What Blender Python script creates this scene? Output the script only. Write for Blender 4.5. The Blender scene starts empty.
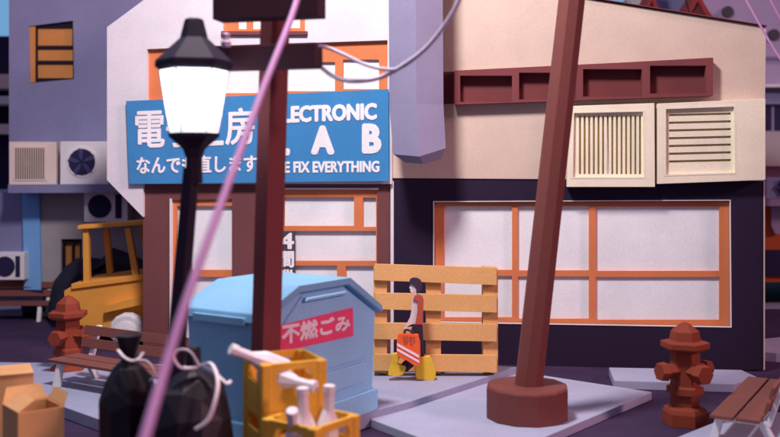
import bpy, bmesh, math, random
from mathutils import Vector, Matrix
from mathutils.geometry import tessellate_polygon
random.seed(7)
S = bpy.context.scene
C = S.collection
F, CX, YH, H = 950.0, 390.0, 170.0, 2.02     # photo pixels: focal length, centre, horizon; camera height

# ------------------------------------------------------------------ materials
def lin(c):
    c /= 255.0
    return c/12.92 if c <= .04045 else ((c+.055)/1.055)**2.4
WHITE = (lin(206), lin(192), lin(204))        # how the diorama's white card looks under this light
def alb(rgb, k=1.0):
    return tuple(min(.85, max(.004, lin(v)/w*.74*k)) for v, w in zip(rgb, WHITE))
MATS = {}
def mat(name, rgb, k=1.0, rough=.85, grain=.07, spec=.25, bump=.12, blot=.06, raw=False):
    if name in MATS: return MATS[name]
    m = bpy.data.materials.new(name); m.use_nodes = True
    nt = m.node_tree; N = nt.nodes; L = nt.links
    b = N['Principled BSDF']
    col = rgb if raw else alb(rgb, k)
    b.inputs['Roughness'].default_value = rough
    b.inputs['Specular IOR Level'].default_value = spec
    tc = N.new('ShaderNodeTexCoord')
    n1 = N.new('ShaderNodeTexNoise'); n1.inputs['Scale'].default_value = 75; n1.inputs['Detail'].default_value = 3
    n2 = N.new('ShaderNodeTexNoise'); n2.inputs['Scale'].default_value = 2.3; n2.inputs['Detail'].default_value = 5
    L.new(tc.outputs['Object'], n1.inputs['Vector']); L.new(tc.outputs['Object'], n2.inputs['Vector'])
    def mr(n, amp):
        r = N.new('ShaderNodeMapRange')
        r.inputs['From Min'].default_value = .3; r.inputs['From Max'].default_value = .7
        r.inputs['To Min'].default_value = 1-amp; r.inputs['To Max'].default_value = 1+amp
        L.new(n.outputs['Fac'], r.inputs['Value']); return r
    a, c = mr(n1, grain), mr(n2, blot)
    mu = N.new('ShaderNodeMath'); mu.operation = 'MULTIPLY'
    L.new(a.outputs[0], mu.inputs[0]); L.new(c.outputs[0], mu.inputs[1])
    vm = N.new('ShaderNodeVectorMath'); vm.operation = 'SCALE'
    vm.inputs[0].default_value = col; L.new(mu.outputs[0], vm.inputs['Scale'])
    L.new(vm.outputs[0], b.inputs['Base Color'])
    bp = N.new('ShaderNodeBump'); bp.inputs['Strength'].default_value = bump; bp.inputs['Distance'].default_value = .004
    L.new(n1.outputs['Fac'], bp.inputs['Height']); L.new(bp.outputs[0], b.inputs['Normal'])
    MATS[name] = m
    return m
white   = mat('white_card', (206,192,204))
wallw   = mat('gable_card', (204,190,206), .93)
pane_m  = mat('pane_card', (214,204,222), 1.0)
beige   = mat('beige_card', (190,162,156))
cream   = mat('cream_card', (222,202,190), .95)
dark    = mat('dark_plum_card', (38,24,50), .85)
brown   = mat('brown_card', (104,60,64), .95)
orange  = mat('orange_card', (196,108,72))
orange_d= mat('dark_orange_card', (176,78,48))
redwin  = mat('maroon_card', (116,58,64), .9)
redwin_b= mat('maroon_dark_card', (104,50,54))
reddark = mat('red_brown_card', (106,52,50), rough=.7, spec=.35)
polered = mat('utility_pole_card', (122,58,64), .85)
arm_m   = mat('crossarm_card', (74,44,58), .8)
lamp_bk = mat('lamp_post_paint', (34,24,46), .8, rough=.7)
blue    = mat('sign_blue', (60,122,182), .88)
letter  = mat('sign_letter_white', (226,214,228))
signdk  = mat('hours_sign_dark', (66,60,72))
duct    = mat('lavender_duct_card', (138,126,160), .8)
binblue = mat('bin_blue_card', (124,164,208), 1.2)
binlid  = mat('bin_lid_card', (116,156,196), .95)
pink    = mat('label_pink', (216,70,112))
wood    = mat('pallet_card', (194,140,94), grain=.1)
wood_d  = mat('pallet_inner_card', (170,104,60))
slab    = mat('slab_card', (162,158,192), .76, grain=.09)
slab2   = mat('slab_card_pale', (168,164,198), .78, grain=.09)
ground  = mat('ground_card', (56,38,70), .9, grain=.15, blot=.25)
bench_m = mat('bench_brown_card', (122,70,66), .85)
hyd     = mat('hydrant_card', (130,54,38), .85, rough=.7)
yellow  = mat('yellow_card', (.80,.36,.06), raw=True)
yellow2 = mat('yellow_paper', (208,162,52))
crate_m = mat('crate_card', (222,160,62))
kraft   = mat('kraft_card', (196,142,100))
kraft_d = mat('kraft_inner_card', (160,100,62))
bag_m   = mat('black_bag_card', (.009,.005,.012), raw=True, rough=.5, spec=.4)
ribbon  = mat('white_ribbon', (226,206,226))
bottle_m= mat('bottle_paper', (222,206,226), rough=.7)
cable_m = mat('mauve_cable', (168,118,168), rough=.6)
cable_w = mat('pale_cable', (204,182,210), rough=.6)
shirt_m = mat('shirt_red_card', (168,74,62))
skin_m  = mat('skin_paper', (206,180,186))
hair_m  = mat('hair_card', (62,40,58))
short_m = mat('shorts_card', (52,32,50))
bag_o   = mat('orange_bag_card', (226,86,44))
stripe  = mat('stripe_pink', (236,190,210))
farwall = mat('far_mauve_card', (118,112,152), 1.1)
farwall2= mat('far_grey_card', (150,136,146), 1.1)
farwall3= mat('far_purple_card', (156,134,172), 1.0)
farwin  = mat('far_amber_card', (176,112,66), 1.2)
farblk  = mat('far_black_card', (26,20,36))
faraqua = mat('lit_gap_blue', (.20,.47,.85), raw=True)  # bright blue stands in for the light in the gap between the far walls
ac_cream= mat('ac_cream_card', (190,164,166), 1.35)
ac_lav  = mat('ac_lavender_card', (186,178,212), 1.6)
fan_m   = mat('fan_dark_card', (38,32,66))
heap_m  = mat('heap_black_card', (38,32,48))
slit    = mat('slit_brown_card', (228,180,136), 1.1)
grille_m= mat('grille_brown_card', (104,84,84), .9)
blade_m = mat('blade_plum_card', (70,62,112), .9)
farroof = mat('far_red_card', (140,52,56), .9)
tyre_m  = mat('tyre_card', (34,26,34))

def emis(name, col, st):
    m = bpy.data.materials.new(name); m.use_nodes = True
    b = m.node_tree.nodes['Principled BSDF']
    b.inputs['Base Color'].default_value = (.9,.9,.9,1)
    b.inputs['Emission Color'].default_value = (*col,1); b.inputs['Emission Strength'].default_value = st
    return m
glow = emis('lantern_glow', (.84,.91,1.0), 6.0)
_n = glow.node_tree.nodes; _l = glow.node_tree.links
_t = _n.new('ShaderNodeTexCoord'); _s = _n.new('ShaderNodeSeparateXYZ'); _r = _n.new('ShaderNodeValToRGB')
_l.new(_t.outputs['Generated'], _s.inputs[0]); _l.new(_s.outputs['Z'], _r.inputs[0])
_r.color_ramp.elements[0].color = (.16,.16,.16,1); _r.color_ramp.elements[1].color = (.3,.3,.3,1)
_e = _r.color_ramp.elements.new(.2); _e.color = (.5,.5,.5,1); _e = _r.color_ramp.elements.new(.5); _e.color = (1,1,1,1)
_m = _n.new('ShaderNodeMath'); _m.operation = 'MULTIPLY'; _m.inputs[1].default_value = 7.0
_l.new(_r.outputs[0], _m.inputs[0]); _l.new(_m.outputs[0], _n['Principled BSDF'].inputs['Emission Strength'])

# ------------------------------------------------------------------ placing
def P(px, py, Y): return Vector(((px-CX)/F*Y, Y, H-(py-YH)/F*Y))
def G(px, py, Z=0.0):
    Y = F*(H-Z)/(py-YH); return Vector(((px-CX)/F*Y, Y, Z))
K = .13; NRM = Vector((-K,-1,0)).normalized()      # shop facade plane  Y = 10 - K X, facing the camera
def W(px, py, off=0.0):
    t = (px-CX)/F; Y = (10-off*math.sqrt(1+K*K))/(1+K*t)
    return Vector((t*Y, Y, H-(py-YH)/F*Y))

def tagp(o, label=None, cat=None, group=None, kind=None):
    if label: o['label'] = label
    if cat: o['category'] = cat
    if group: o['group'] = group
    if kind: o['kind'] = kind
    return o
def thing(name, label, cat, loc=(0,0,0), rz=0, group=None):
    o = bpy.data.objects.new(name, None); C.objects.link(o); o.empty_display_size = .1
    o.location = loc; o.rotation_euler = (0,0,rz)
    return tagp(o, label, cat, group)
def obj(name, bm, m, parent=None, world=False, bevel=0.0, smooth=False, fixn=True):
    if fixn: bmesh.ops.recalc_face_normals(bm, faces=bm.faces)
    me = bpy.data.meshes.new(name)
    if world and parent:
        q = parent
        off = Vector((0,0,0))
        while q: off += q.location; q = q.parent
        bmesh.ops.translate(bm, verts=bm.verts, vec=-off)
    bm.to_mesh(me); bm.free()
    if smooth:
        for p in me.polygons: p.use_smooth = True
    me.materials.append(m)
    o = bpy.data.objects.new(name, me); C.objects.link(o)
    if parent: o.parent = parent
    if bevel:
        b = o.modifiers.new('soft_edge','BEVEL'); b.width = bevel; b.segments = 2; b.limit_method = 'ANGLE'
    return o
def dup(root, loc, rz, label=None, group=None, scale=None):
    r = root.copy(); C.objects.link(r); r.location = loc; r.rotation_euler = (0,0,rz)
    if label: r['label'] = label
    if group: r['group'] = group
    if scale: r.scale = scale
    for ch in list(root.children):
        c = ch.copy(); C.objects.link(c); c.parent = r
        for g in ch.children:
            d = g.copy(); C.objects.link(d); d.parent = c
    return r

# ------------------------------------------------------------------ mesh bits
def box(bm, x0, x1, y0, y1, z0, z1, M=None):
    vs = [bm.verts.new((x,y,z)) for z in (z0,z1) for y in (y0,y1) for x in (x0,x1)]
    for f in ((0,1,3,2),(4,6,7,5),(0,4,5,1),(1,5,7,3),(3,7,6,2),(2,6,4,0)): bm.faces.new([vs[i] for i in f])
    if M is not None: bmesh.ops.transform(bm, matrix=M, verts=vs)
    return vs
def BX(*a, **k):
    bm = bmesh.new(); box(bm, *a, **k); return bm
def plate(loops, dvec, bm=None):
    """loops of 3D points (first = outline, others = holes) on one plane, pushed along dvec."""
    bm = bm or bmesh.new()
    tris = tessellate_polygon(loops)
    flat = [p for l in loops for p in l]
    fr = [bm.verts.new(p) for p in flat]; bk = [bm.verts.new(Vector(p)+dvec) for p in flat]
    for t in tris:
        try:
            bm.faces.new([fr[i] for i in t]); bm.faces.new([bk[i] for i in reversed(t)])
        except ValueError: pass
    i = 0
    for l in loops:
        n = len(l)
        for k in range(n):
            a, b = i+k, i+(k+1) % n
            bm.faces.new([fr[a], fr[b], bk[b], bk[a]])
        i += n
    return bm
def rect(x0,y0,x1,y1): return [(x0,y0),(x1,y0),(x1,y1),(x0,y1)]
def WP(loops, off, thick, bm=None):
    """plate on the shop facade; loops in photo pixels, off = how proud, thick = depth behind that"""
    return plate([[W(x,y,off) for x,y in l] for l in loops], -NRM*thick, bm)
def YP(loops, Y, thick, bm=None):
    return plate([[P(x,y,Y) for x,y in l] for l in loops], Vector((0,thick,0)), bm)
def lathe(prof, n=8, rot=0.0, M=None, bm=None, cap=True):
    bm = bm or bmesh.new(); rings = []
    for r, z in prof:
        if r < 1e-5: rings.append([bm.verts.new((0,0,z))])
        else: rings.append([bm.verts.new((r*math.cos(rot+2*math.pi*i/n), r*math.sin(rot+2*math.pi*i/n), z)) for i in range(n)])
    for a, b in zip(rings, rings[1:]):
        for i in range(n):
            j = (i+1) % n
            if len(a) == 1 and len(b) == 1: continue
            if len(a) == 1: bm.faces.new((a[0], b[i], b[j]))
            elif len(b) == 1: bm.faces.new((a[i], a[j], b[0]))
            else: bm.faces.new((a[i], a[j], b[j], b[i]))
    if cap:
        if len(rings[0]) > 1: bm.faces.new(list(reversed(rings[0])))
        if len(rings[-1]) > 1: bm.faces.new(rings[-1])
    if M is not None: bmesh.ops.transform(bm, matrix=M, verts=[v for r in rings for v in r])
    return bm
def align(a, b):
    d = (Vector(b)-Vector(a)); q = d.to_track_quat('Z','Y')
    return Matrix.Translation(a) @ q.to_matrix().to_4x4(), d.length
def prism(a, b, r0, r1=None, n=4, rot=math.pi/4, bm=None):
    M, L = align(a, b)
    return lathe([(r0,0),(r1 if r1 is not None else r0, L)], n, rot, M, bm)
def catmull(pts, n=8):
    pts = [Vector(p) for p in pts]; q = [2*pts[0]-pts[1]]+pts+[2*pts[-1]-pts[-2]]; out = []
    for i in range(1, len(q)-2):
        for k in range(n):
            t = k/n; a,b,c,d = q[i-1:i+3]
            out.append(.5*((2*b)+(c-a)*t+(2*a-5*b+4*c-d)*t*t+(3*b-a-3*c+d)*t**3))
    out.append(pts[-1]); return out
def tube(pts, r, n=8, bm=None, flat=None):
    bm = bm or bmesh.new(); rings = []; up = Vector((0,0,1)); prev = None
    for i, p in enumerate(pts):
        t = (pts[min(i+1,len(pts)-1)]-pts[max(i-1,0)]).normalized()
        if prev is None:
            a = t.cross(up)
            if a.length < .05: a = t.cross(Vector((1,0,0)))
            a.normalize()
        else:
            a = (prev - t*prev.dot(t)).normalized()
        prev = a; b = t.cross(a)
        rb = r if flat is None else flat
        rings.append([bm.verts.new(p+a*r*math.cos(2*math.pi*k/n)+b*rb*math.sin(2*math.pi*k/n)) for k in range(n)])
    for x, y in zip(rings, rings[1:]):
        for k in range(n): bm.faces.new((x[k], x[(k+1)%n], y[(k+1)%n], y[k]))
    bm.faces.new(list(reversed(rings[0]))); bm.faces.new(rings[-1])
    return bm
def text_on(s, quad, thick=.006, fat=.0, bm=None, nrm=None):
    """glyphs of s fitted to the 3D quad TL,TR,BR,BL as thin raised card"""
    cu = bpy.data.curves.new('glyphs','FONT'); cu.body = s; cu.resolution_u = 3
    o = bpy.data.objects.new('glyphs', cu); C.objects.link(o)
    dg = bpy.context.evaluated_depsgraph_get(); me = o.evaluated_get(dg).to_mesh()
    vs = [v.co.copy() for v in me.vertices]; fs = [tuple(p.vertices) for p in me.polygons]
    o.evaluated_get(dg).to_mesh_clear()
    bpy.data.objects.remove(o); bpy.data.curves.remove(cu)
    x0=min(v.x for v in vs); x1=max(v.x for v in vs); y0=min(v.y for v in vs); y1=max(v.y for v in vs)
    TL,TR,BR,BL = [Vector(q) for q in quad]
    n = nrm or (TR-TL).cross(BL-TL).normalized()
    if n.y > 0: n = -n
    bm = bm or bmesh.new()
    up_ = (TL-BL).normalized(); rt = (TR-TL).normalized()
    from collections import Counter
    for ci,(sx,sy) in enumerate(((0,0),(1,0),(-1,0),(0,1),(0,-1),(.7,.7),(-.7,.7),(.7,-.7),(-.7,-.7),(.92,.38),(-.92,.38),(.92,-.38),(-.92,-.38),(.38,.92),(-.38,.92),(.38,-.92),(-.38,-.92)) if fat else ((0,0),)):
        sh = rt*fat*sx + up_*fat*sy
        def mp(v, d):
            u=(v.x-x0)/(x1-x0); w=(v.y-y0)/(y1-y0)
            return (BL.lerp(BR,u)).lerp(TL.lerp(TR,u), w)+n*d+sh
        front=[bm.verts.new(mp(v, thick-ci*.0002)) for v in vs]
        back=[bm.verts.new(mp(v, -.001-ci*.0001)) for v in vs]
        ec=Counter()
        for f in fs:
            try: bm.faces.new([front[i] for i in f])
            except ValueError: continue
            for a,b in zip(f, f[1:]+f[:1]): ec[tuple(sorted((a,b)))]+=1
        for (a,b),c in ec.items():
            if c==1:
                try: bm.faces.new([front[a],front[b],back[b],back[a]])
                except ValueError: pass
    return bm

# ================================================================== SETTING
bm = bmesh.new(); vs=[bm.verts.new(v) for v in ((-400,-60,0),(400,-60,0),(400,700,0),(-400,700,0))]; bm.faces.new(vs)
tagp(obj('ground', bm, ground), kind='structure')
def slab_(pts, z0, z1, m):
    o = obj('pavement', plate([[Vector((p.x,p.y,z1)) for p in pts]], Vector((0,0,z0-z1))), m, bevel=.006)
    return tagp(o, kind='structure')
slab_([G(652,392,.07),G(515,371,.07),G(352,412,.07),G(485,462,.07)], 0, .07, slab2)
slab_([G(408,402,.13),G(517,367,.13),G(395,360,.13),G(238,362,.13),G(150,392,.13),G(150,470,.13),G(232,446,.13)], .004, .13, slab)
slab_([G(62,406,.10),G(-60,372,.10),G(-20,362,.10),G(150,364,.10),G(225,366,.10),G(146,392,.10),G(146,436,.10)], .004, .10, slab)
slab_([G(609,367.5,.08),G(742,370,.08),G(757,377,.08),G(734,384,.08),G(614,380.5,.08)], 0, .08, slab2)
slab_([G(762,339,.1),G(762,352,.1),G(776,353,.1),G(900,352,.1),G(900,325,.1)], 0, .1, slab2)
slab_([G(690,470,.05),G(640,452,.05),G(745,410,.05),G(900,420,.05),G(900,480,.05)], 0, .05, slab2)

# ================================================================== SHOP BUILDING
shop = thing('shop_building', 'paper repair shop with white gable, beige panel wall and dark plum ground floor', 'building', W(390,372))
def part(name, bm, m, parent=shop, **k): return obj(name, bm, m, parent, world=True, **k)
# upper white gable wall
up = part('gable_wall', WP([[(107,27),(143.5,0),(392,-190),(392,184),(143,184),(143,217),(107,180)],
                            [(147,49),(215,46),(387.5,40),(387.5,97),(147,101)],
                            [(223,-12),(305,-12),(305,33),(223,33)]], .05, .12), wallw)
# solid volume behind
part('rear_wall', WP([[(143,60),(392,-180),(392,379),(143,382)]], -.30, 2.6), brown)
part('side_wall', WP([[(394,-20),(590,4),(764,30),(764,365),(394,370)]], -.30, 2.6), beige)
# lower brown wall with door and shop window openings
part('brown_wall', WP([[(143,178),(391,178),(391,379),(143,382)],
                       [(171,200),(232,199),(232,374),(171,376)],
                       [(282,189.5),(377,189),(377,371),(282,373)]], 0, .12), brown)
part('beige_wall', WP([[(392,-32),(590,-.5),(766,27),(764,180.5),(392,178)],
                       ], .012, .30), beige)
part('plum_wall', WP([[(394,178.4),(764,181),(764,370),(394,372)],
                      [(434,202),(730,200.5),(731,327),(434,322)]], 0, .14), dark)
part('corner_strip', WP([[(390.6,181),(393.6,181),(393.6,372),(390.6,372)]], .01, .05), white)
part('corner_strip', WP([[(763.6,181.2),(765,181.2),(765,370),(763.6,370)]], .006, .10), beige)
# roof card over gable and lean-to
part('roof', plate([[W(392,-34,.05)+Vector((0,0,.002)), W(767,26,.05)+Vector((0,0,.002)), W(767,25.3,.05)+Vector((0,0,.002)), W(392,-34.8,.05)+Vector((0,0,.002))]], -NRM*2.9), redwin)

def window(name, hole, panes, foff=-.03, fth=.03, poff=-.07, fm=orange, par=shop, liner=None):
    w = part(name, WP([hole]+panes, foff, fth), fm, par)
    bm = bmesh.new()
    x0=min(p[0] for p in hole); x1=max(p[0] for p in hole); y0=min(p[1] for p in hole); y1=max(p[1] for p in hole)
    WP([rect(x0,y0,x1,y1)], poff, .02, bm)
    part('pane', bm, pane_m, w)
    if liner:
        part('frame_edge', WP([liner, hole], .008, .04), white, w)
    return w
# big window on the plum wall
hole = [(434,202),(730,200.5),(731,327),(434,322)]
window('window', hole, [rect(444,206,512,270), rect(518,206,589,270.5), rect(596,206.5,719.5,271),
                        rect(444,276,512,317.5), rect(518,276.5,589,319), rect(596,277,719.5,320)],
       liner=[(433.2,201.2),(730.7,199.8),(731.7,327.7),(433.2,322.7)], poff=-.075, foff=-.045)
# upper orange window on the gable
window('window', [(147,49),(215,46),(387.5,40),(387.5,97),(147,101)],
       [rect(212,65,262,93), rect(272,62,335,91), rect(343,59.5,379,89)], foff=.0, fth=.03, poff=-.035)
window('window', [(223,-12),(305,-12),(305,33),(223,33)],
       [rect(229,-8,250,6), rect(256,-8,299,6), rect(238,10,246.5,29), rect(252.5,10,262,29), rect(266,10,300,28)], foff=.01, fth=.03, poff=-.02)
part('window_sill', WP([rect(221,31,307,34.5)], .09, .09), redwin)
# door and glazed shop screen
d = window('door', [(171,200),(232,199),(232,374),(171,376)], [rect(177,206,232,270), rect(177,277,226,366)], foff=-.03, liner=[(169.4,198.6),(232,197.6),(232,199),(171.6,200.4),(171.6,376),(169.4,376)][:0] or None)
part('frame_edge', WP([rect(169.6,198.6,171.6,375)], .01, .05), white, d)
window('window', [(282,189.5),(377,189),(377,371),(282,373)],
       [rect(284,197,354,226), rect(363,197.5,376,227), rect(284,231,376,261), rect(284,265.5,337,300), rect(346,266,376,300),
        rect(284,306,337,364), rect(346,306,376,364)], foff=-.03, liner=None)
part('frame_edge', WP([rect(281,188,378.5,189.6)], .012, .05), white)

# strip of four square windows on the beige wall
cells = [rect(460,75.5,512,102), rect(519,72.5,576,99.5), rect(583,69,642,96.5), rect(650,65.5,706,93.5)]
t = part('strip_window', WP([[(454.5,70.5),(713,58),(713,95.6),(454.5,104.6)]]+cells, .13, .12), redwin)
part('back_panel', WP([[(443.5,72),(713,57.5),(713,95),(443.5,104)]], .016, .004), redwin_b, t)
# louvred vents
def vent(corn, inner, slits, mname):
    v = part('vent_cover', WP([corn, inner], .14, .13), cream, bevel=.004)
    part('backing', WP([inner], .05, .02), slit, v)
    fr = part('louvre', WP([inner]+slits, .10, .03), cream, v)
    part('rim', WP([[(inner[0][0]-1.6,inner[0][1]-1.6),(inner[1][0]+1.6,inner[1][1]-1.6),(inner[2][0]+1.6,inner[2][1]+1.6),(inner[3][0]-1.6,inner[3][1]+1.6)], inner], .143, .015), cream, v)
L = [(568,106),(654.5,103),(655,187),(567,187)]
inn = [(574,113),(643,111.5),(644,177),(573,177)]
vent(L, inn, [rect(579+4.62*k, 115.5, 581.1+4.62*k, 174) for k in range(14)], 'l')
R_ = [(657.5,103.5),(765.5,98.6),(765.5,180),(657.5,184)]
inn = [(666,109),(734,106.5),(735,172.5),(666,174.5)]
sl = []
for k in range(7):
    y = 113+7.75*k; sl.append([(669,y+.9),(731,y-.6),(731,y+1.6),(669,y+3.1)])
vent(R_, inn, sl, 'r')

# hexagonal duct running down the wall corner
def hexring(cx, cy_off, py, rx, ry, px2z=None):
    c = W(cx, py, cy_off); return [c + Vector((math.cos(a)*rx, math.sin(a)*ry, 0)) for a in [math.radians(60*k+ 8) for k in range(6)]]
bm = bmesh.new()
def ringv(px, py, off, r, tilt=0):
    c = W(px, py, off); out=[]
    for k in range(6):
        a = math.radians(60*k+28); out.append(bm.verts.new(c+Vector((math.cos(a)*r, math.sin(a)*r, tilt*(-math.sin(a)-.35*math.cos(a))*r))))
    return out
rs = [ringv(415,-120,.37,.31), ringv(416.5,106,.37,.31), ringv(419.5,146,.42,.30,-.36), ringv(423,158,.44,.20,-.30)]
for a,b in zip(rs,rs[1:]):
    for k in range(6): bm.faces.new((a[k],a[(k+1)%6],b[(k+1)%6],b[k]))
bm.faces.new(rs[0]); bm.faces.new(rs[-1])
part('duct', bm, duct)

# ---- signs
so = .075
sign = thing('shop_sign', 'wide blue shop sign with white Japanese and English lettering above the door', 'sign', W(258,184,so))
obj('board', WP([[(126,101),(388.5,89),(389,181),(129,184)]], so+.02, .02), blue, sign, world=True)
bm = bmesh.new()
def st(s, x0,y0,x1,y1, dl=0, dr=0, bold=.008):
    # dl / dr: extra drop of the left / right end
    q = [W(x0,y0+dl,so+.022), W(x1,y0+dr,so+.022), W(x1,y1+dr,so+.022), W(x0,y1+dl,so+.022)]
    text_on(s, q, .006, bold, bm, NRM)
st('電', 136,112,164,147.5,0,-1); st('子',167,111.5,194,147,0,-1); st('工', 197,114,223,145.5,0,-1); st('房',226,109,254,144.5,0,-1)
st('なんでも直します', 137,157,257,173.5, 0,-2, .005)
st('ELECTRONIC', 275,105,376,120,2.5,-1.2,.011)
st('L', 271,128.5,288,153.5,0,0,.022); st('A', 313,127.5,332.5,152.5,0,0,.022); st('B',364,125.5,379.5,151.5,0,0,.022)
st('FIX EVERYTHING', 294,161.5,379,172,.4,-.2,.006); st('WE', 269,161.7,289.5,172,.6,.4,.006)
obj('lettering', bm, letter, sign, world=True)
hs = thing('hours_sign', 'small dark grey opening hours sign beside the glazed door', 'sign', W(279,285,.02))
obj('board', WP([[(262,231.5),(295,231),(295,300),(262,300)]], .02, .015), signdk, hs, world=True)
bm = bmesh.new()
for s,y0,y1,x0 in (('24',233.5,248.5,264.5),('時間',251,267,264.5),('営業',270,286,264.5)):
    text_on(s, [W(x0,y0,.023),W(293.5,y0,.023),W(293.5,y1,.023),W(x0,y1,.023)], .005, .007, bm, NRM)
obj('lettering', bm, letter, hs, world=True)

# ================================================================== LEANING POLE
lp_b = P(527, 418, 7.5); lp_b.z = .072
lp = thing('leaning_pole', 'tall octagonal red brown pole leaning right out of a twelve sided base', 'pole', lp_b)
obj('base', lathe([(.325,.0),(.325,.235),(.312,.255)], 12, .12), reddark, lp, bevel=.006)
top = P(575, -30, 7.5) - lp_b; bot = P(528.5, 388, 7.5) - lp_b; bot.z=.24
dirn = (top-bot); 
obj('shaft', prism(bot-dirn*.01, bot+dirn*1.25, .113, .104, 8, .39), reddark, lp, bevel=.004)

# ================================================================== UTILITY POLE
Yp = 6.2
up_b = Vector(((265-CX)/F*Yp, Yp, 0))
upo = thing('utility_pole', 'square wooden utility pole with two crossarms behind the stacked crates', 'utility pole', up_b)
a = P(262,480,Yp); a.z=0; b = P(276.8,-40,Yp)
M, Lh = align(a-up_b, b-up_b)
M = M @ Matrix.Rotation(0,4,'Z')
q = lathe([(.098,0),(.098,Lh)], 4, 0)     # unrotated square section, corner towards camera set by rot
bmesh.ops.rotate(q, verts=q.verts, cent=(0,0,0), matrix=Matrix.Rotation(math.radians(-4),3,'Z'))
bmesh.ops.transform(q, matrix=Matrix.Translation(a-up_b) @ Matrix.Shear('XY',4,(((b-a).x/(b-a).z),0)) , verts=q.verts)
obj('post', q, polered, upo, bevel=.004)
def arm(x0,y0,x1,y1):
    c0 = P(x0,(y0+y1)/2,6.0)-up_b; c1 = P(x1,(y0+y1)/2+1,6.17)-up_b; h=(y1-y0)/F*6.05/2
    d=(c1-c0).normalized(); s=Vector((-d.y,d.x,0)).normalized()*.075
    bm=bmesh.new(); vs=[]
    for c in (c0,c1):
        for sx,sz in ((-1,-1),(1,-1),(1,1),(-1,1)): vs.append(bm.verts.new(c+s*sx+Vector((0,0,h*sz))-Vector((0,.0,0))))
    for f in ((0,1,2,3),(7,6,5,4),(0,4,5,1),(1,5,6,2),(2,6,7,3),(3,7,4,0)): bm.faces.new([vs[i] for i in f])
    return bm
def armf(x0,y0,x1,y1):
    # arm in front of the post, slightly turned so that its right end shows
    Y0, Y1 = 5.98, 5.98
    A = P(x0,y0,Y0); B = P(x1,y0,Y1); z0 = A.z; z1 = P(x0,y1,Y0).z
    th = math.radians(-14); c,s_ = math.cos(th), math.sin(th)
    L_ = (B.x-A.x)
    M = Matrix.Translation(Vector(((A.x+B.x)/2, Y0, 0))-up_b) @ Matrix.Rotation(th,4,'Z')
    return BX(-L_/2-.0, L_/2, -.07, .09, z1, z0, M=M)
obj('crossarm', armf(213,-4,324,19), arm_m, upo, bevel=.004)
obj('crossarm', armf(208,46,321,69), arm_m, upo, bevel=.004)
bm = lathe([(.028,0),(.034,.03),(.02,.06),(.03,.08),(.0,.09)], 8, 0, Matrix.Translation(P(226,47,5.93)-up_b))
obj('insulator', bm, cable_w, upo)

# ================================================================== CABLES
def cable(pts, r, m, label):
    o = obj('cable', tube(catmull(pts, 10), r, 8), m, smooth=True)
    return tagp(o, label, 'cable')
cable([P(306,-60,5.75),P(297,0,5.5),P(262,92,4.9),P(226,190,4.3),P(190,290,3.8),P(166,365,3.5),P(145,437,3.2),P(128,500,3.0)], .020, cable_m,
      'thick mauve cable slanting down in front of the utility pole and black bags')
cable([P(296,50,5.9),P(313,46,5.9),P(327,47.5,5.9),P(345,55,5.85),P(364,64,5.8),P(384,69,5.75),P(402,67,5.7),P(428,46,5.6),P(452,14,5.5),P(466,-20,5.45)], .011, cable_w,
      'upper pale wire looping right from the end of the lower crossarm')
cable([P(322,68,5.95),P(333,76,5.9),P(351,81,5.85),P(378,78,5.8),P(402,66,5.7),P(428,46,5.6),P(452,14,5.5),P(468,-20,5.45)], .014, cable_w,
      'lower mauve wire dipping below the crossarm and rising past the grey duct')

# ================================================================== STREET LAMP
Yl = 5.8
lb = Vector(((164.5-CX)/F*Yl, Yl, 0))
lamp = thing('street_lamp', 'old style black street lamp with glowing four sided lantern', 'street lamp', lb)
q = bmesh.new()
a_=P(163.5,462,Yl); a_.z=0
prism(a_-lb, P(191.5,168,Yl)-lb, .064, .050, 8, .3, q)
obj('post', q, lamp_bk, lamp, bevel=.003)
hc = P(193,150,Yl)-lb
def at(py): return P(193,py,Yl).z
def sc(px): return px/F*Yl
cx = (194-CX)/F*Yl - lb.x
T = Matrix.Translation((cx,0,0))
obj('lantern_holder', lathe([(sc(8.5),at(184)),(sc(8),at(158)),(sc(11),at(149)),(sc(25),at(136.5)),(sc(25),at(133))], 6, .2, T), lamp_bk, lamp)
g = obj('lantern_glass', lathe([(sc(23.5),at(132.8)),(sc(33.5),at(70))], 6, .2, T), glow, lamp)
fr = bmesh.new()
for k in range(6):
    a = .2+math.pi/3*k
    prism((cx+sc(23.9)*math.cos(a), sc(23.9)*math.sin(a), at(132)), (cx+sc(33.9)*math.cos(a), sc(33.9)*math.sin(a), at(70)), .006, .006, 4, .3, fr)
obj('lantern_bars', fr, cable_w, lamp)
obj('lantern_roof', lathe([(sc(34),at(70.5)),(sc(38.5),at(67)),(sc(38),at(61)),(sc(14),at(38)),(sc(9.5),at(20)),(sc(8),at(18.5))], 6, .2, T), lamp_bk, lamp, bevel=.003)

# ================================================================== WASTE BIN
bu = Vector((.551,.835,0)); bv = Vector((-.835,.551,0)); bA = Vector((-.86,6.40,0)); Zb = .132
bL = 1.33; bW = .68
binn = thing('waste_bin', 'large light blue waste container with sloping lid on the pavement', 'bin', (bA.x,bA.y,Zb))
def BV(u, v, z): return bu*u+bv*v+Vector((0,0,z-Zb))
# body: front face spans u (0..bL), depth v (0..bW); gable top on the front
rz, tz = .93, 1.175; rl = 1.02
prof = [(0.02,Zb),(bL-.02,Zb),(bL+.03,rz-.02),(bL*.70,tz-.02),(bL*.26,tz-.02),(-.03,rl-.02)]
bm = bmesh.new()
plate([[BV(u,0,z) for u,z in prof]], bv*bW, bm)
obj('body', bm, binblue, binn, bevel=.02)
# stepped plinth
obj('plinth', plate([[BV(-.02,-.03,Zb), BV(bL+.02,-.03,Zb), BV(bL+.02,-.03,Zb+.16), BV(-.02,-.03,Zb+.16)]], bv*(bW+.06)), binblue, binn, bevel=.012)
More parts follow.
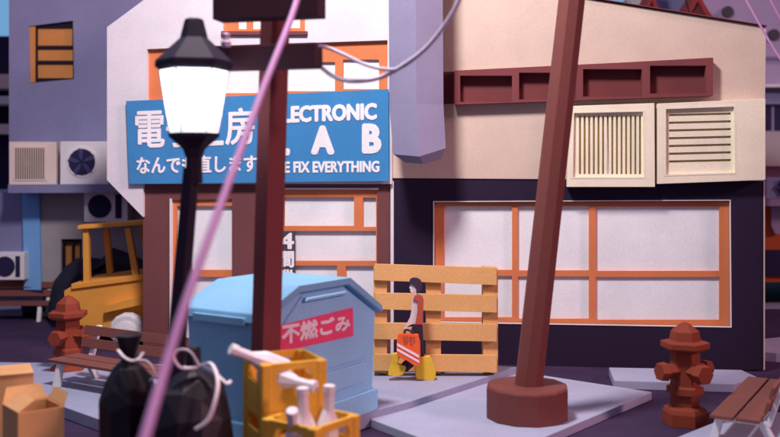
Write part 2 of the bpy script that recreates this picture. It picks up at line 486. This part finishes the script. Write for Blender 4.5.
# lid: sloped cards left, top, right
lid = bmesh.new()
outer = [(-.06,rl-.035),(-.045,rl+.03),(bL*.25,tz+.035),(bL*.71,tz+.035),(bL+.045,rz+.02),(bL+.06,rz-.03),(bL+.045,rz-.035),(bL*.695,tz-.018),(bL*.262,tz-.018),(-.035,rl-.035)]
plate([[BV(u,-.05,z) for u,z in outer]], bv*(bW+.10), lid)
obj('lid', lid, binlid, binn, bevel=.012)
obj('lid_rib', plate([[BV(u,-.062,z) for u,z in [(bL*.31,tz-.06),(bL*.66,tz-.06),(bL*.68,tz-.085),(bL*.30,tz-.085)]]], bv*.05), binblue, binn, bevel=.006)
# raised panels on the front face
def fr_panel(name, u0,u1,z0,z1, off, m, c=.05):
    pts=[(u0+c,z0),(u1-c,z0),(u1,z0+c),(u1,z1-c),(u1-c,z1),(u0+c,z1),(u0,z1-c),(u0,z0+c)]
    return obj(name, plate([[BV(u,-off,z) for u,z in pts]], bv*(off+.01)), m, binn, bevel=.01)
obj('panel', plate([[BV(u,-.018,z) for u,z in [(.12,.56),(bL-.22,.56),(bL-.12,.62),(bL-.10,.86),(bL*.66,1.13),(bL*.31,1.13),(.10,.86)]]], bv*.02), binblue, binn, bevel=.008)
fr_panel('panel', .14, bL-.12, .37, .53, .016, binblue, .04)
# pink label with writing
def onbin(px, py, off):
    # point on front plane (v=-off) seen at this pixel
    n = Vector((bv.x,bv.y,0)); o = bA - bv*off; t=(px-CX)/F; d = Vector((t,1,-(py-YH)/F)); cam = Vector((0,0,H))
    s = (o-cam).dot(n)/d.dot(n); return cam+d*s - binn.location
lo = .024
obj('label', plate([[onbin(262,330,lo),onbin(353,307.5,lo),onbin(353.5,336,lo),onbin(262,356,lo)]], bv*.008), pink, binn)
bm = bmesh.new()
q = [onbin(282,325,lo+.001),onbin(349.5,315,lo+.001),onbin(349.5,329.5,lo+.001),onbin(282,344.5,lo+.001)]
text_on('不燃ごみ', q, .004, .006, bm, -bv)
obj('lettering', bm, letter, binn)
# side handle lip on the lid
obj('lid_lip', plate([[BV(-.075,.1,rl+.0), BV(-.075,bW-.1,rl+.0), BV(-.075,bW-.1,rl-.05), BV(-.075,.1,rl-.05)]], bu*.05), binlid, binn, bevel=.008)

# ================================================================== PALLET
Ya = 8.75
pal = thing('pallet', 'slatted kraft brown pallet standing on edge against the shop front', 'pallet', P(435,373,Ya))
def tilt(loops, off, th, m, name, bev=.006):
    bm = bmesh.new()
    for l in loops: plate([[P(x,y,Ya-off+ (373-y)*.0012) for x,y in l]], Vector((0,th,0)), bm)
    return obj(name, bm, m, pal, world=True, bevel=bev)
for y0, sk in ((264,4),(293,2.5),(323,1.5),(354.5,1)):
    tilt([[(374.5,y0),(497,y0+sk),(497,y0+17.2+sk),(373.5,y0+16.2)]], .06, .045, wood, 'slat')
for x0,x1 in ((373.5,387),(426,441),(483,498)):
    tilt([[(x0,267),(x1,268),(x1,374.5),(x0,371.5)]], .012, .13, wood, 'stringer')
for y0 in (268,356): 
    tilt([[(376,y0),(494,y0+2),(494,y0+15),(376,y0+13)]], -.12, .03, wood_d, 'rear_slat')

# ================================================================== PERSON AND BAG
Yc = 8.45
def S3(pts): return [(380+x/3.643, 270+y/3.643) for x,y in pts]
per = thing('person', 'small person in red shirt and dark trousers carrying an orange bag by the pallet', 'person', G(412,379,.133))
Yc = per.location.y
def cut(name, pts, dy, th, m, par=per, bev=.004):
    return obj(name, YP([S3(pts)], Yc+dy, th), m, par, world=True, bevel=bev)
cut('body', [(112,48),(109,62),(106,66),(110,70),(110,80),(116,86),(124,84),(126,94),(120,98),(117,112),(114,150),(110,172),(98,196),(88,214),(86,224),(92,230),(98,226),(102,214),(118,200),
             (120,230),(124,262),(150,262),(156,200),(158,120),(150,96),(142,92),(140,80),(148,60),(140,40),(124,36)], -.02, .02, skin_m)
cut('hair', [(107,50),(108,38),(113,31),(124,28),(138,30),(148,37),(154,48),(154,64),(148,78),(140,84),(132,84),(132,70),(128,60),(121,56),(114,52)], -.032, .034, hair_m)
cut('shirt', [(127,92),(142,90),(155,96),(159,108),(157,160),(155,200),(128,200),(132,178),(136,150),(136,118),(128,110),(120,114),(122,100)], -.034, .036, shirt_m)
cut('trousers', [(120,198),(155,198),(157,240),(161,300),(164,340),(166,374),(150,378),(146,340),(138,300),(128,330),(122,352),(98,372),(72,374),(70,352),(92,330),(104,290),(108,240)], -.030, .032, short_m)
cut('boot', [(45,308),(66,304),(74,318),(62,344),(94,352),(94,362),(84,382),(66,388),(30,384),(30,372),(40,344)], -.07, .07, yellow2)
cut('boot', [(132,328),(142,318),(182,316),(190,330),(204,376),(200,400),(190,404),(134,400),(130,384)], -.05, .07, yellow2)
ob = thing('shoulder_bag', 'bright orange bag with two pale stripes in the hand of the person', 'bag', P(409,366,Yc-.08))
def cutb(name, pts, dy, th, m): return obj(name, YP([S3(pts)], Yc+dy, th), m, ob, world=True, bevel=.003)
cutb('bag_body', [(66,238),(74,232),(140,236),(146,262),(148,330),(146,348),(128,352),(100,332),(64,316),(60,292),(61,262)], -.13, .05, bag_o)
cutb('stripe', [(62,267),(142,311),(143,322),(62,277)], -.134, .006, stripe)
cutb('stripe', [(62,286),(142,331),(143,341),(62,296)], -.134, .006, stripe)
cutb('handle', [(84,232),(88,216),(98,214),(120,222),(128,236),(122,236),(114,228),(96,222),(92,234)], -.12, .012, hair_m)
bm = bmesh.new()
cutm = [(84,240,92,258),(96,240,102,262),(106,242,118,247),(106,252,116,257),(122,242,127,264),(110,262,118,272),(88,262,98,268)]
for x0,y0,x1,y1 in cutm: YP([S3([(x0,y0),(x1,y0+2),(x1,y1+2),(x0,y1)])], Yc-.134, .006, bm)
obj('mark', bm, shirt_m, ob, world=True)

# ================================================================== HYDRANTS
def make_hydrant(loc, rz, label):
    t = thing('fire_hydrant', label, 'fire hydrant', loc, rz, 'faceted red hydrants')
    obj('base', lathe([(.175,0),(.175,.10),(.16,.135),(.115,.15)], 6, .3), hyd, t, bevel=.004)
    obj('barrel', lathe([(.112,.13),(.112,.24),(.145,.245),(.145,.30),(.116,.31),(.116,.60)], 6, .3), hyd, t, bevel=.004)
    obj('bonnet', lathe([(.15,.585),(.19,.61),(.19,.655),(.125,.665),(.11,.74),(.045,.795),(.0,.815)], 6, .3), hyd, t, bevel=.004)
    for a, r in ((-30,.085),(-122,.08),(60,.07)):
        d = Vector((math.cos(math.radians(a)), math.sin(math.radians(a)), 0)); 
        c = Vector((0,0,.43))
        n = obj('outlet', prism(c+d*.08, c+d*.20, r*.75, r*.75, 6, 0), hyd, t)
        obj('outlet_cap', prism(c+d*.18, c+d*.245, r, r*.9, 6, 0), hyd, n, bevel=.003)
    return t
hr = make_hydrant(G(685,424), math.radians(-38), 'red faceted fire hydrant standing on the dark ground near the right bench')
hl = dup(hr, G(68,379.5), math.radians(20), 'red faceted fire hydrant behind the left bench by the yellow truck')

# ================================================================== BENCHES
def make_bench(loc, rz, label, L=1.5):
    t = thing('bench', label, 'bench', loc, rz, 'slatted park benches')
    for y in (0, .18): obj('seat_plank', BX(0,L,y,y+.163,.21,.235), bench_m, t, bevel=.003)
    for z in (.29,.40):
        M = Matrix.Translation((0,.37+(z-.29)*.3,z)) @ Matrix.Rotation(math.radians(-14),4,'X')
        obj('back_plank', BX(0,L,0,.022,0,.085,M=M), bench_m, t, bevel=.003)
    for x in (.10, L-.15):
        bm = bmesh.new()
        fr = [(-.03,0),(.03,0),(.075,.207),(.02,.207)]
        bk = [(.42,0),(.48,0),(.36,.207),(.30,.207)]
        for pl in (fr, bk): plate([[Vector((x,y,z)) for y,z in pl]], Vector((.05,0,0)), bm)
        plate([[Vector((x,y,z)) for y,z in [(.02,.175),(.36,.175),(.36,.207),(.02,.207)]]], Vector((.049,0,0)), bm)
        plate([[Vector((x,y,z)) for y,z in [(.36,.17),(.40,.17),(.50,.48),(.47,.48)]]], Vector((.05,0,0)), bm)
        obj('side_frame', bm, white, t, bevel=.003)
    return t
b1 = make_bench((-3.05,8.45,.102), math.atan2(-.523,.852), 'brown slatted bench with white legs on the pavement behind the black bags')
b3 = dup(b1, (3.10,8.22,.0), math.radians(-120.8), 'brown slatted bench at the right edge beside the red hydrant')
b2 = dup(b1, (-6.05,12.6,0), 0.04, 'dark slatted bench in the far left background behind the left hydrant')

# ================================================================== CRATES AND BOTTLES
CW = .40; CH=.29
def make_crate(loc, rz, label):
    t = thing('crate', label, 'crate', loc, rz, 'yellow bottle crates')
    def side(M, w):
        a = [(-w/2,.0),(w/2,.0),(w/2,CH),(-w/2,CH)]
        hole = [(-w*.27,CH-.13),(w*.27,CH-.13),(w*.30,CH-.09),(w*.24,CH-.045),(-w*.24,CH-.045),(-w*.30,CH-.09)]
        bm = plate([[M@Vector((x,0,z)) for x,z in a],[M@Vector((x,0,z)) for x,z in hole]], M.to_3x3()@Vector((0,.022,0)))
        obj('side_panel', bm, crate_m, t, bevel=.004)
    c = Vector((CW/2,CW/2,0))
    for k in range(4):
        side(Matrix.Translation(c) @ Matrix.Rotation(math.pi/2*k,4,'Z') @ Matrix.Translation((0,-CW/2+.002,0)), CW-.012)
    for x in (0,1):
        for y in (0,1):
            px, py = x*(CW-.05), y*(CW-.05)
            obj('corner_post', BX(px-.005,px+.055,py-.005,py+.055,.004,CH-.002), crate_m, t, bevel=.008)
    obj('bottom', BX(.02,CW-.02,.02,CW-.02,.01,.03), crate_m, t)
    return t
a22, a54 = math.radians(25), math.radians(54)
cl = (-.75,5.60)
cr1 = make_crate((cl[0],cl[1],CH*2), a22, 'yellow crate on top of the stack with pale bottles lying in it')
cr2 = dup(cr1, (cl[0],cl[1],CH), a22, 'yellow crate directly under the topmost crate of the stack')
cr0 = dup(cr1, (cl[0],cl[1],0), a22, 'yellow crate at the bottom of the three crate stack')
c3 = (-.417,5.28)
cr3 = dup(cr1, (c3[0],c3[1],CH), a54, 'yellow crate in front of the stack with two bottles standing in it')
cr4 = dup(cr1, (c3[0],c3[1],0), a54, 'yellow crate under the crate holding the standing bottles')
def make_bottle(M, label):
    t = thing('bottle', label, 'bottle', (0,0,0), 0, 'pale paper bottles')
    t.matrix_world = M
    obj('glass', lathe([(.06,0),(.068,.01),(.068,.17),(.032,.26),(.030,.37)], 8, .2), bottle_m, t, bevel=.002)
    obj('cap', lathe([(.037,.355),(.037,.395),(.033,.40)], 8, .2), bottle_m, t, bevel=.002)
    return t
def pose(px,py,Y,ax=(0,0,1)):
    return Matrix.Translation(P(px,py,Y)) @ Vector(ax).to_track_quat('Z','Y').to_matrix().to_4x4()
R54 = Matrix.Rotation(a54,4,'Z')
def incr(x,y,z): return Matrix.Translation(Vector((c3[0],c3[1],0))+R54.to_3x3()@Vector((x,y,z)))
make_bottle(incr(.11,.16,CH+.08)@Matrix.Rotation(math.radians(-3),4,'Y'), 'left of the two pale bottles standing in the front crate')
make_bottle(incr(.26,.13,CH+.07)@Matrix.Rotation(math.radians(2),4,'Y'), 'right of the two pale bottles standing in the front crate')
make_bottle(incr(.14,.27,CH+.02)@Matrix.Rotation(math.radians(28),4,'X'), 'pale bottle leaning behind the two standing ones in the front crate')
# lying bottles on the top crate
def lying(a, b, label):
    d = (b-a).normalized(); return make_bottle(Matrix.Translation(a) @ d.to_track_quat('Z','Y').to_matrix().to_4x4() , label)
lying(P(287,371,5.78), P(238,352,5.62), 'pale bottle lying across the rim of the top crate with its neck up left')
lying(P(262,373,5.78), P(304,384,5.62), 'pale bottle lying inside the top crate pointing out of its handle hole')

# ================================================================== RUBBISH BAGS
def sag(n, r, h, seed, loc, label, neck=.045, top=.075, th=.14, nm=None):
    random.seed(seed)
    t = thing('rubbish_bag', label, 'rubbish bag', loc, seed*.7, 'tied black rubbish bags')
    bm = lathe([(r*.80,0),(r*1.0,.06),(r*1.05,h*.4),(r*1.03,h*.68),(r*.88,h*.84),(r*.55,h*.94),(r*.3,h*.985),(neck,h),(neck*.95,h+.015)], n, 0)
    for v in bm.verts:
        if .01 < v.co.z < h*.9:
            k = 1+random.uniform(-.09,.09); v.co.x*=k; v.co.y*=k; v.co.z += random.uniform(-.03,.03)
    bmesh.ops.triangulate(bm, faces=bm.faces)
    obj('sack', bm, bag_m, t, bevel=.003)
    obj('knot_top', lathe([(neck*.95,h+.01),(neck*1.05,h+.03),(top,h+th),(top*.6,h+th-.01)], 7, .4), bag_m, t)
    return t
g1 = sag(10,.17,.845,3,(-1.625,5.9,0),'black tied rubbish bag with flared top standing left of the mauve cable', .045,.085,.15)
g2 = sag(11,.232,.86,5,(-1.15,5.55,0),'wide black tied rubbish bag with ribbon bow beside the blue bin', .045,.045,.12)
def rib(par, pts):
    obj('ribbon', tube(catmull([Vector(p)-par.location for p in pts], 8), .013, 6, flat=.006), ribbon, par, smooth=True)
for g in (g1,g2): g.rotation_euler = (0,0,0)
Y=5.98
rib(g1, [P(118,350,5.800),P(124,357,5.760),P(131,360.5,5.750),P(138,359,5.770),P(143,352.5,5.810)])
rib(g1, [P(134,360,5.760),P(146,361,5.760),P(153,368,5.750),P(154,376,5.740),P(150,381,5.740)])
rib(g2, [P(200,367,5.470),P(190,352,5.430),P(179,350,5.430),P(174,357,5.430),P(180,367,5.430),P(192,368,5.450),P(201,366,5.470)])
rib(g2, [P(200,366,5.470),P(210,363,5.430),P(216,372,5.370),P(218,385,5.310),P(215,402,5.270),P(208,420,5.260),P(195,430,5.270)])
rib(g2, [P(203,366,5.470),P(214,372,5.410),P(226,383,5.390),P(231,381,5.410)])

# ================================================================== CARDBOARD BOXES
bxp = G(33,437,0); 
bx = thing('cardboard_box', 'open kraft cardboard box with raised flaps in the bottom left corner', 'box', (P(18,403,5.8).x,5.8,0), math.radians(40))
w_, h_ = .285, .53
M0 = Matrix.Identity(4)
bm = bmesh.new()
box(bm,0,w_,0,.008,0,h_); box(bm,0,.008,.009,w_-.009,0,h_); box(bm,w_-.008,w_,.009,w_-.009,0,h_); box(bm,0,w_,w_-.008,w_,0,h_); box(bm,.009,w_-.009,.009,w_-.009,.2,.21)
obj('carton', bm, kraft, bx)
def flap(pts): 
    o = obj('flap', plate([[Vector(p) for p in pts]], Vector((0,0,.007))), kraft, bx); return o
flap([(0,0,h_),(0,w_,h_),(.12,w_-.04,h_+.055),(.12,.05,h_+.055)])
flap([(w_,.0,h_),(w_,w_,h_),(w_+.04,w_-.03,h_+.07),(w_+.04,.04,h_+.07)])
flap([(0,w_,h_),(w_,w_,h_),(w_-.03,w_+.05,h_+.09),(.04,w_+.05,h_+.09)])
b2x = thing('cardboard_box', 'closed kraft cardboard box behind the open one at the left edge', 'box', (P(12,388,6.6).x,6.55,0), math.radians(25))
obj('carton', BX(-.3,.16,0,.34,0,.60), kraft, b2x, bevel=.004)
obj('lid_flap', BX(-.3,.16,-.006,.165,.603,.610), kraft, b2x)
obj('lid_flap', BX(-.3,.16,.172,.346,.603,.610), kraft, b2x)

# ================================================================== YELLOW TRUCK (behind the corner of the shop)
Yv = 10.95
ve = thing('utility_truck', 'yellow open cab utility truck half hidden behind the shop corner', 'truck', P(105,345,Yv))
def vp(loops, dy, th): return YP(loops, Yv+dy, th)
body = obj('body', vp([[(64,291),(72,286),(133,277),(150,275),(150,334),(66,336)]], 0, .9), yellow, ve, world=True, bevel=.012)
obj('hood_panel', vp([[(71,284),(133,275.5),(150,273.5),(150,279),(71,289.5)]], -.03, .95), yellow, ve, world=True, bevel=.008)
obj('step', vp([[(104,306),(150,294),(150,303),(104,313)]], -.10, .14), yellow, ve, world=True, bevel=.006)
def pil(xt,yt,xb,yb,dy):
    obj('cab_pillar', prism(P(xt,yt,Yv+dy)-ve.location, P(xb,yb,Yv+dy)-ve.location,   .045, .05, 4, math.pi/4), yellow, ve)
pil(86.5,229,87.5,286,.03); pil(128,228,137,279,.03); pil(106.5,229,111,280,.8); pil(143,226,150,277,.8)
obj('cab_roof', plate([[P(77.5,229.5,Yv-.05),P(148,224.5,Yv-.05),P(148,222.5,Yv+.95),P(84,227.5,Yv+.95)]], Vector((0,0,.045))), yellow, ve, world=True, bevel=.006)
wh = P(129,331,Yv-.05)
M = Matrix.Translation(wh-ve.location+Vector((0,0,.02)))@Matrix.Rotation(math.pi/2,4,'X')
obj('fender', lathe([(.2,0),(.2,.10),(.17,.13)], 14, 0, M), white, ve, bevel=.008)
obj('wheel', lathe([(.13,.12),(.13,.15),(.06,.16)], 14, 0, M@Matrix.Translation((0,-.02,0))), ac_lav, ve)
wh2 = P(84,338,Yv-.02)
obj('wheel', lathe([(.10,0),(.10,.10)], 14, 0, Matrix.Translation(wh2-ve.location)@Matrix.Rotation(math.pi/2,4,'X')), tyre_m, ve)

# black heap behind the truck
hp = bmesh.new()
Yh=12.6
ridge=[(50,296),(54,281),(66,266),(77,258),(90,257),(101,259),(113,247.5),(126,252),(143,260),(150,268),(150,312),(48,312)]
c0 = sum((P(x,y,Yh) for x,y in ridge), Vector())/len(ridge)
mid = [hp.verts.new(P(x,y,Yh)) for x,y in ridge]
fv = [hp.verts.new(P(x*.9+9,min(y+16+random.uniform(-4,6),320),Yh-.5)) for x,y in ridge]
bvv = [hp.verts.new(P(x,y+18,Yh+.8)) for x,y in ridge]
n=len(ridge)
for k in range(n):
    hp.faces.new((mid[k],mid[(k+1)%n],fv[(k+1)%n],fv[k])); hp.faces.new((mid[(k+1)%n],mid[k],bvv[k],bvv[(k+1)%n]))
hp.faces.new(fv); hp.faces.new(list(reversed(bvv)))
bmesh.ops.triangulate(hp, faces=hp.faces)
tagp(obj('rubbish_heap', hp, heap_m), 'dark faceted heap rising behind the yellow truck', 'heap')

# ================================================================== AIR CONDITIONERS
def make_ac(loc, rz, label, w=.62, h=.5, d=.32, mm=ac_lav, kind='fan'):
    t = thing('air_conditioner', label, 'air conditioner', loc, rz, 'wall mounted air conditioner boxes')
    obj('case', BX(0,w,0,d,0,h), mm, t, bevel=.008)
    if kind == 'fan':
        c = Vector((w*.46,0,h*.52)); R=Matrix.Translation(c)@Matrix.Rotation(math.pi/2,4,'X')
        obj('fan_ring', lathe([(h*.36,-.005),(h*.36,.012),(h*.33,.014)], 20, 0, R), mm, t)
        f = obj('fan', lathe([(h*.31,-.004),(h*.31,.018)], 20, 0, R), fan_m, t)
        bm=bmesh.new()
        for k in range(5):
            M=R@Matrix.Rotation(k*2*math.pi/5,4,'Z')
            plate([[M@Vector(p) for p in ((.02,0,.02),(h*.28,.03,.02),(h*.29,.10,.02),(.05,.05,.02))]], M.to_3x3()@Vector((0,0,.006)), bm)
        obj('blade', bm, blade_m, f)
    elif kind == 'slot':
        c = Vector((w*.36,0,h*.5)); R=Matrix.Translation(c)@Matrix.Rotation(math.pi/2,4,'X')
        obj('fan', lathe([(h*.37,-.004),(h*.37,.014)], 20, 0, R), fan_m, t)
        obj('slot', BX(w*.72,w*.86,-.012,.004,h*.12,h*.88), fan_m, t)
    else:
        obj('grille_frame', BX(w*.10,w*.80,-.012,.004,h*.10,h*.90), mm, t)
        bm=bmesh.new()
        for k in range(13): box(bm, w*(.14+.048*k), w*(.14+.048*k)+w*.024, -.02,-.012, h*.14,h*.86)
        obj('grille', bm, grille_m, t)
    return t
Yb = 13.0
pA = P(60,184.5,Yb-.33); sA = (Yb)/F
make_ac(pA, 0, 'lavender air conditioner with round dark fan on the ledge left of the gable', 47*sA, 42*sA, .3)
pB = P(9,185,Yb-.40); make_ac(pB, .18, 'beige air conditioner with upright slatted grille on the far left ledge', 44*sA, 42*sA, .4, ac_cream, 'grille')
pC = P(84,222,Yb-.20); make_ac(pC, 0, 'lavender air conditioner with fan and slot below the ledge', 43*sA, 31*sA, .25, ac_lav, 'slot')
pD = P(-6,280,Yb-.1); make_ac(pD, 0, 'pale air conditioner standing low at the left edge of the photo', 30*sA, 27*sA, .25, ac_lav, 'slot')

# ================================================================== LEFT BACKGROUND BUILDINGS
lb_ = thing('apartment_building', 'mauve building with one amber window in the left background', 'building', P(60,300,Yb+.1))
def pl(name, loops, Y, th, m, par): return obj(name, YP(loops, Y, th), m, par, world=True)
pl('wall', [[(9,-90),(170,-90),(170,186),(9,186)], [(29,26),(73,20.5),(74,79),(30,83)]], Yb, .25, farwall, lb_)
pl('side_wall', [[(14,-80),(170,-80),(170,184),(14,184)]], Yb+.3, 3, farwall, lb_)
w = pl('window', [[(29,26),(73,20.5),(74,79),(30,83)], rect(37.5,28,72.5,45.5), rect(37.5,49,73,60.5), rect(37.5,64,73,78)], Yb+.045, .02, farblk, lb_)
pl('pane', [[(30,22),(76,22),(76,84),(30,84)]], Yb+.068, .03, farwin, w)
pl('window_reveal', [[(29.2,26.2),(35,25.5),(35,82),(30,82.6)]], Yb+.02, .02, farwin, lb_)
pl('ledge', [[(8,184.5),(150,184),(150,192.5),(8,193)]], Yb-.45, .5, farwall, lb_)
ug = thing('annex_building', 'grey beige wall with small amber window under the left ledge', 'building', P(90,320,Yb+.4))
pl('wall', [[(39,192),(175,192),(175,322),(39,322)], rect(61,239,82,272)], Yb+.1, .2, farwall2, ug)
w = pl('window', [rect(61,239,82,272), rect(64.5,243,72,269), rect(74,243,80,269)], Yb+.15, .05, farblk, ug)
pl('pane', [rect(60,238,83,273)], Yb+.21, .05, farwin, w)
pl('rear_wall', [rect(42,194,170,320)], Yb+.35, 2.5, farwall2, ug)
gap_ = thing('lit_gap_panel', 'pale blue panel for the lit gap between the two left background walls', 'pillar', P(31,312,Yb+.1))  # no real pillar: added panel where a lit gap shows
pl('shaft', [[(22,192),(39,192),(41,290),(24,290)]], Yb+.05, .15, faraqua, gap_)  # flat panel filling the gap, its light painted as blue
pl('base', [[(22,290),(43,290),(43,312),(22,312)]], Yb+.03, .3, fan_m, gap_)
lw = thing('garden_wall', 'dark mauve low building wall at the left edge under the ledge', 'wall', P(5,310,Yb))
pl('wall', [[(-80,192),(22.5,192),(22.5,316),(-80,316)]], Yb+.12, 2, farwall, lw)
# buildings seen past the left corner
fb = thing('distant_building', 'dark blue stacked balcony building at the far upper left edge', 'building', P(-20,300,17))
pl('wall', [[(-150,36),(12,36),(12,300),(-150,300)]], 17, 2, fan_m, fb)
pl('balcony', [rect(-120,74,12,88)], 16.5, .5, ac_cream, fb)
pl('balcony', [rect(-120,96,12,104)], 16.5, .5, white, fb)
pl('balcony', [rect(-120,124,12,134)], 16.5, .5, ac_cream, fb)
pl('window', [rect(-100,106,6,123)], 16.95, .04, farblk, fb)

# ================================================================== RIGHT BACKGROUND
Yr = 15.0
rb = thing('tower_block', 'pale purple tower block with rows of round fans in the right background', 'building', P(760,300,Yr))
pl('wall', [[(703,-90),(1000,-90),(1000,200),(703,200)]], Yr, 4, farwall3, rb)
def disc(px,py,Y,r,m,par,name='fan'):
    o = obj(name, lathe([(r,0),(r,.05)], 20, 0, Matrix.Translation(P(px,py,Y))@Matrix.Rotation(math.pi/2,4,'X')), m, par, world=True); return o
for (x,y) in ((727,12),(773,35),(726,-30),(773,-14),(820,12),(820,58),(866,36),(727,58)): disc(x,y,Yr,.088,farwin if False else signdk,rb)
for y in (56,): pl('rail', [rect(745,y,1000,y+1.6)], Yr-.1,.05,farwall,rb)
pl('rail', [rect(720,84,1000,87)], Yr-.3,.3,white,rb)
pl('balcony', [rect(720,88,1000,104)], Yr-.1,.1,farwall,rb)
pl('window', [rect(740,106,771,130)], Yr-.03,.03,fan_m,rb); pl('window', [rect(775,106,840,130)], Yr-.03,.03,fan_m,rb)
pl('balcony', [rect(720,132,1000,166)], Yr-.25,.25,farwall2,rb)
lo_ = thing('market_hall', 'orange brown low hall with pale purple awning at the right edge', 'building', P(800,290,Yr-1))
pl('wall', [rect(715,198,1000,282)], Yr-1, 3, orange_d, lo_)
pl('awning', [rect(715,184,1000,206)], Yr-1.3, .3, farwall3, lo_)
for x in (752,771.5,791,811,830): pl('arch', [[(x,206),(x+13,206),(x+13,226),(x+9,234),(x+4,234),(x,226)]], Yr-1.06,.06,farwall3,lo_)
pl('sign_panel', [rect(766,250,790,276)], Yr-1.05,.05,fan_m,lo_)
make_ac(P(766,199,Yr-1.7), 0, 'dark small air conditioner above the purple awning', .5,.3,.25, farwall, 'fan')
road = plate([[G(690,309,.004),G(1100,309,.004),G(1100,302.5,.004),G(770,302.5,.004)]], Vector((0,0,.004)))
tagp(obj('road', road, slab2), kind='structure')
# gables peeking over the roof
def gable(cx, top, hw, base, Y, m, label):
    t = thing('small_house', label, 'house', P(cx,300,Y))
    pl('roof', [[(cx-hw,base),(cx,top),(cx+hw,base),(cx+hw-6,base),(cx,top+8),(cx-hw+6,base)]], Y, .6, m, t)
    pl('wall', [[(cx-hw+6,base),(cx,top+9),(cx+hw-6,base),(cx+hw-6,300),(cx-hw+6,300)]], Y+.05, .5, redwin_b, t)
gable(698,-7,19,24,14.2,farroof,'red gabled roof peeking above the beige wall near its right end')
gable(652,-8,12,20,14.8,farroof,'smaller red gable peeking above the beige wall left of the larger one')
wb = thing('water_tank', 'white round water tank behind the roof edge', 'tank', P(641,300,16))
obj('tank', lathe([(.0,-.30),(.2,-.24),(.26,-.1),(.26,.1),(.2,.24),(0,.30)], 12, 0, Matrix.Translation(P(641,-6,16))), white, wb, world=True)
obj('stand', prism(P(641,300,16)-wb.location, P(641,10,16)-wb.location, .1,.1,6,0), farwall, wb)
fp = thing('lavender_house', 'plain lavender house behind the two small red gables', 'building', P(675,300,17))
pl('wall', [rect(655,-14,694,290)], 17, 2, farwall3, fp); pl('roof', [rect(652,-19,697,-14)], 16.8, 2.4, farroof, fp)
# overhead wires right
for k,(a,b,lab) in enumerate(((P(735,-20,9.2),P(800,90,9.0),'pale wire crossing the tower block at the upper right'),
                        (P(760,-20,8.2),P(812,70,8.2),'second pale wire nearest the upper right corner'),
                        (P(681,-20,13.2),P(693,24,13.2),'thin dark wire in front of the lavender house'))):
    m = (a+b)/2 - Vector((0,0,.03))
    tagp(obj('wire', tube(catmull([a,m,b],6), .012 if k<2 else .009, 6), cable_m if k<2 else farblk, smooth=True), lab, 'wire')

# ================================================================== LIGHT
w = bpy.data.worlds.new('World'); S.world = w; w.use_nodes = True
nt = w.node_tree; N = nt.nodes; Lk = nt.links
bg = N['Background']
tc = N.new('ShaderNodeTexCoord'); sp = N.new('ShaderNodeSeparateXYZ'); Lk.new(tc.outputs['Generated'], sp.inputs[0])
rx = N.new('ShaderNodeValToRGB'); mrx = N.new('ShaderNodeMapRange'); mrx.inputs['From Min'].default_value=-1; mrx.inputs['From Max'].default_value=1
Lk.new(sp.outputs['X'], mrx.inputs['Value']); Lk.new(mrx.outputs[0], rx.inputs[0])
rx.color_ramp.elements[0].color = (.26,.38,.66,1); rx.color_ramp.elements[1].color = (.62,.20,.30,1)
ry = N.new('ShaderNodeMapRange'); ry.inputs['From Min'].default_value=.45; ry.inputs['From Max'].default_value=.85
Lk.new(sp.outputs['Y'], ry.inputs['Value'])
sky = N.new('ShaderNodeMix'); sky.data_type='RGBA'
Lk.new(ry.outputs[0], sky.inputs[0]); Lk.new(rx.outputs[0], sky.inputs[6]); sky.inputs[7].default_value=(.30,.66,1.15,1)
Lk.new(sky.outputs[2], bg.inputs[0]); bg.inputs[1].default_value = .55
key = bpy.data.lights.new('key_lamp','AREA'); key.shape='DISK'; key.size = 1.1; key.energy = 560; key.color = (1.0,.87,.90)
ko = bpy.data.objects.new('key_lamp', key); C.objects.link(ko); ko.location = (-.95,5.9,6.9)
ko.rotation_euler = (Vector((.6,10,1.0))-Vector(ko.location)).to_track_quat('-Z','Y').to_euler()
sun = bpy.data.lights.new('rose_sun','SUN'); sun.energy = 1.35; sun.angle = math.radians(8); sun.color = (1.0,.52,.58)
so_ = bpy.data.objects.new('rose_sun', sun); C.objects.link(so_); so_.location=(5,-5,8)
so_.rotation_euler = Vector((-.85,.42,-.40)).to_track_quat('-Z','Y').to_euler()
pt = bpy.data.lights.new('lantern_bulb','POINT'); pt.energy = 18; pt.color=(.85,.9,1); pt.shadow_soft_size=.1
po = bpy.data.objects.new('lantern_bulb', pt); C.objects.link(po); po.location = P(194,100,Yl-.45)
po.location = P(194,100,Yl)
g.visible_shadow = True

# ================================================================== CAMERA
cam = bpy.data.cameras.new('camera'); co = bpy.data.objects.new('camera', cam); C.objects.link(co)
co.location = (0,0,H); co.rotation_euler = (math.pi/2,0,0)
cam.sensor_width = 36; cam.lens = 36*F/780; cam.shift_y = -(218.5-YH)/780; cam.clip_end = 2000; cam.clip_start=.05
cam.dof.use_dof = True; cam.dof.focus_distance = 8.9; cam.dof.aperture_fstop = .78
S.camera = co
S.view_settings.view_transform = 'Standard'; S.view_settings.look = 'None'; S.view_settings.exposure = 0
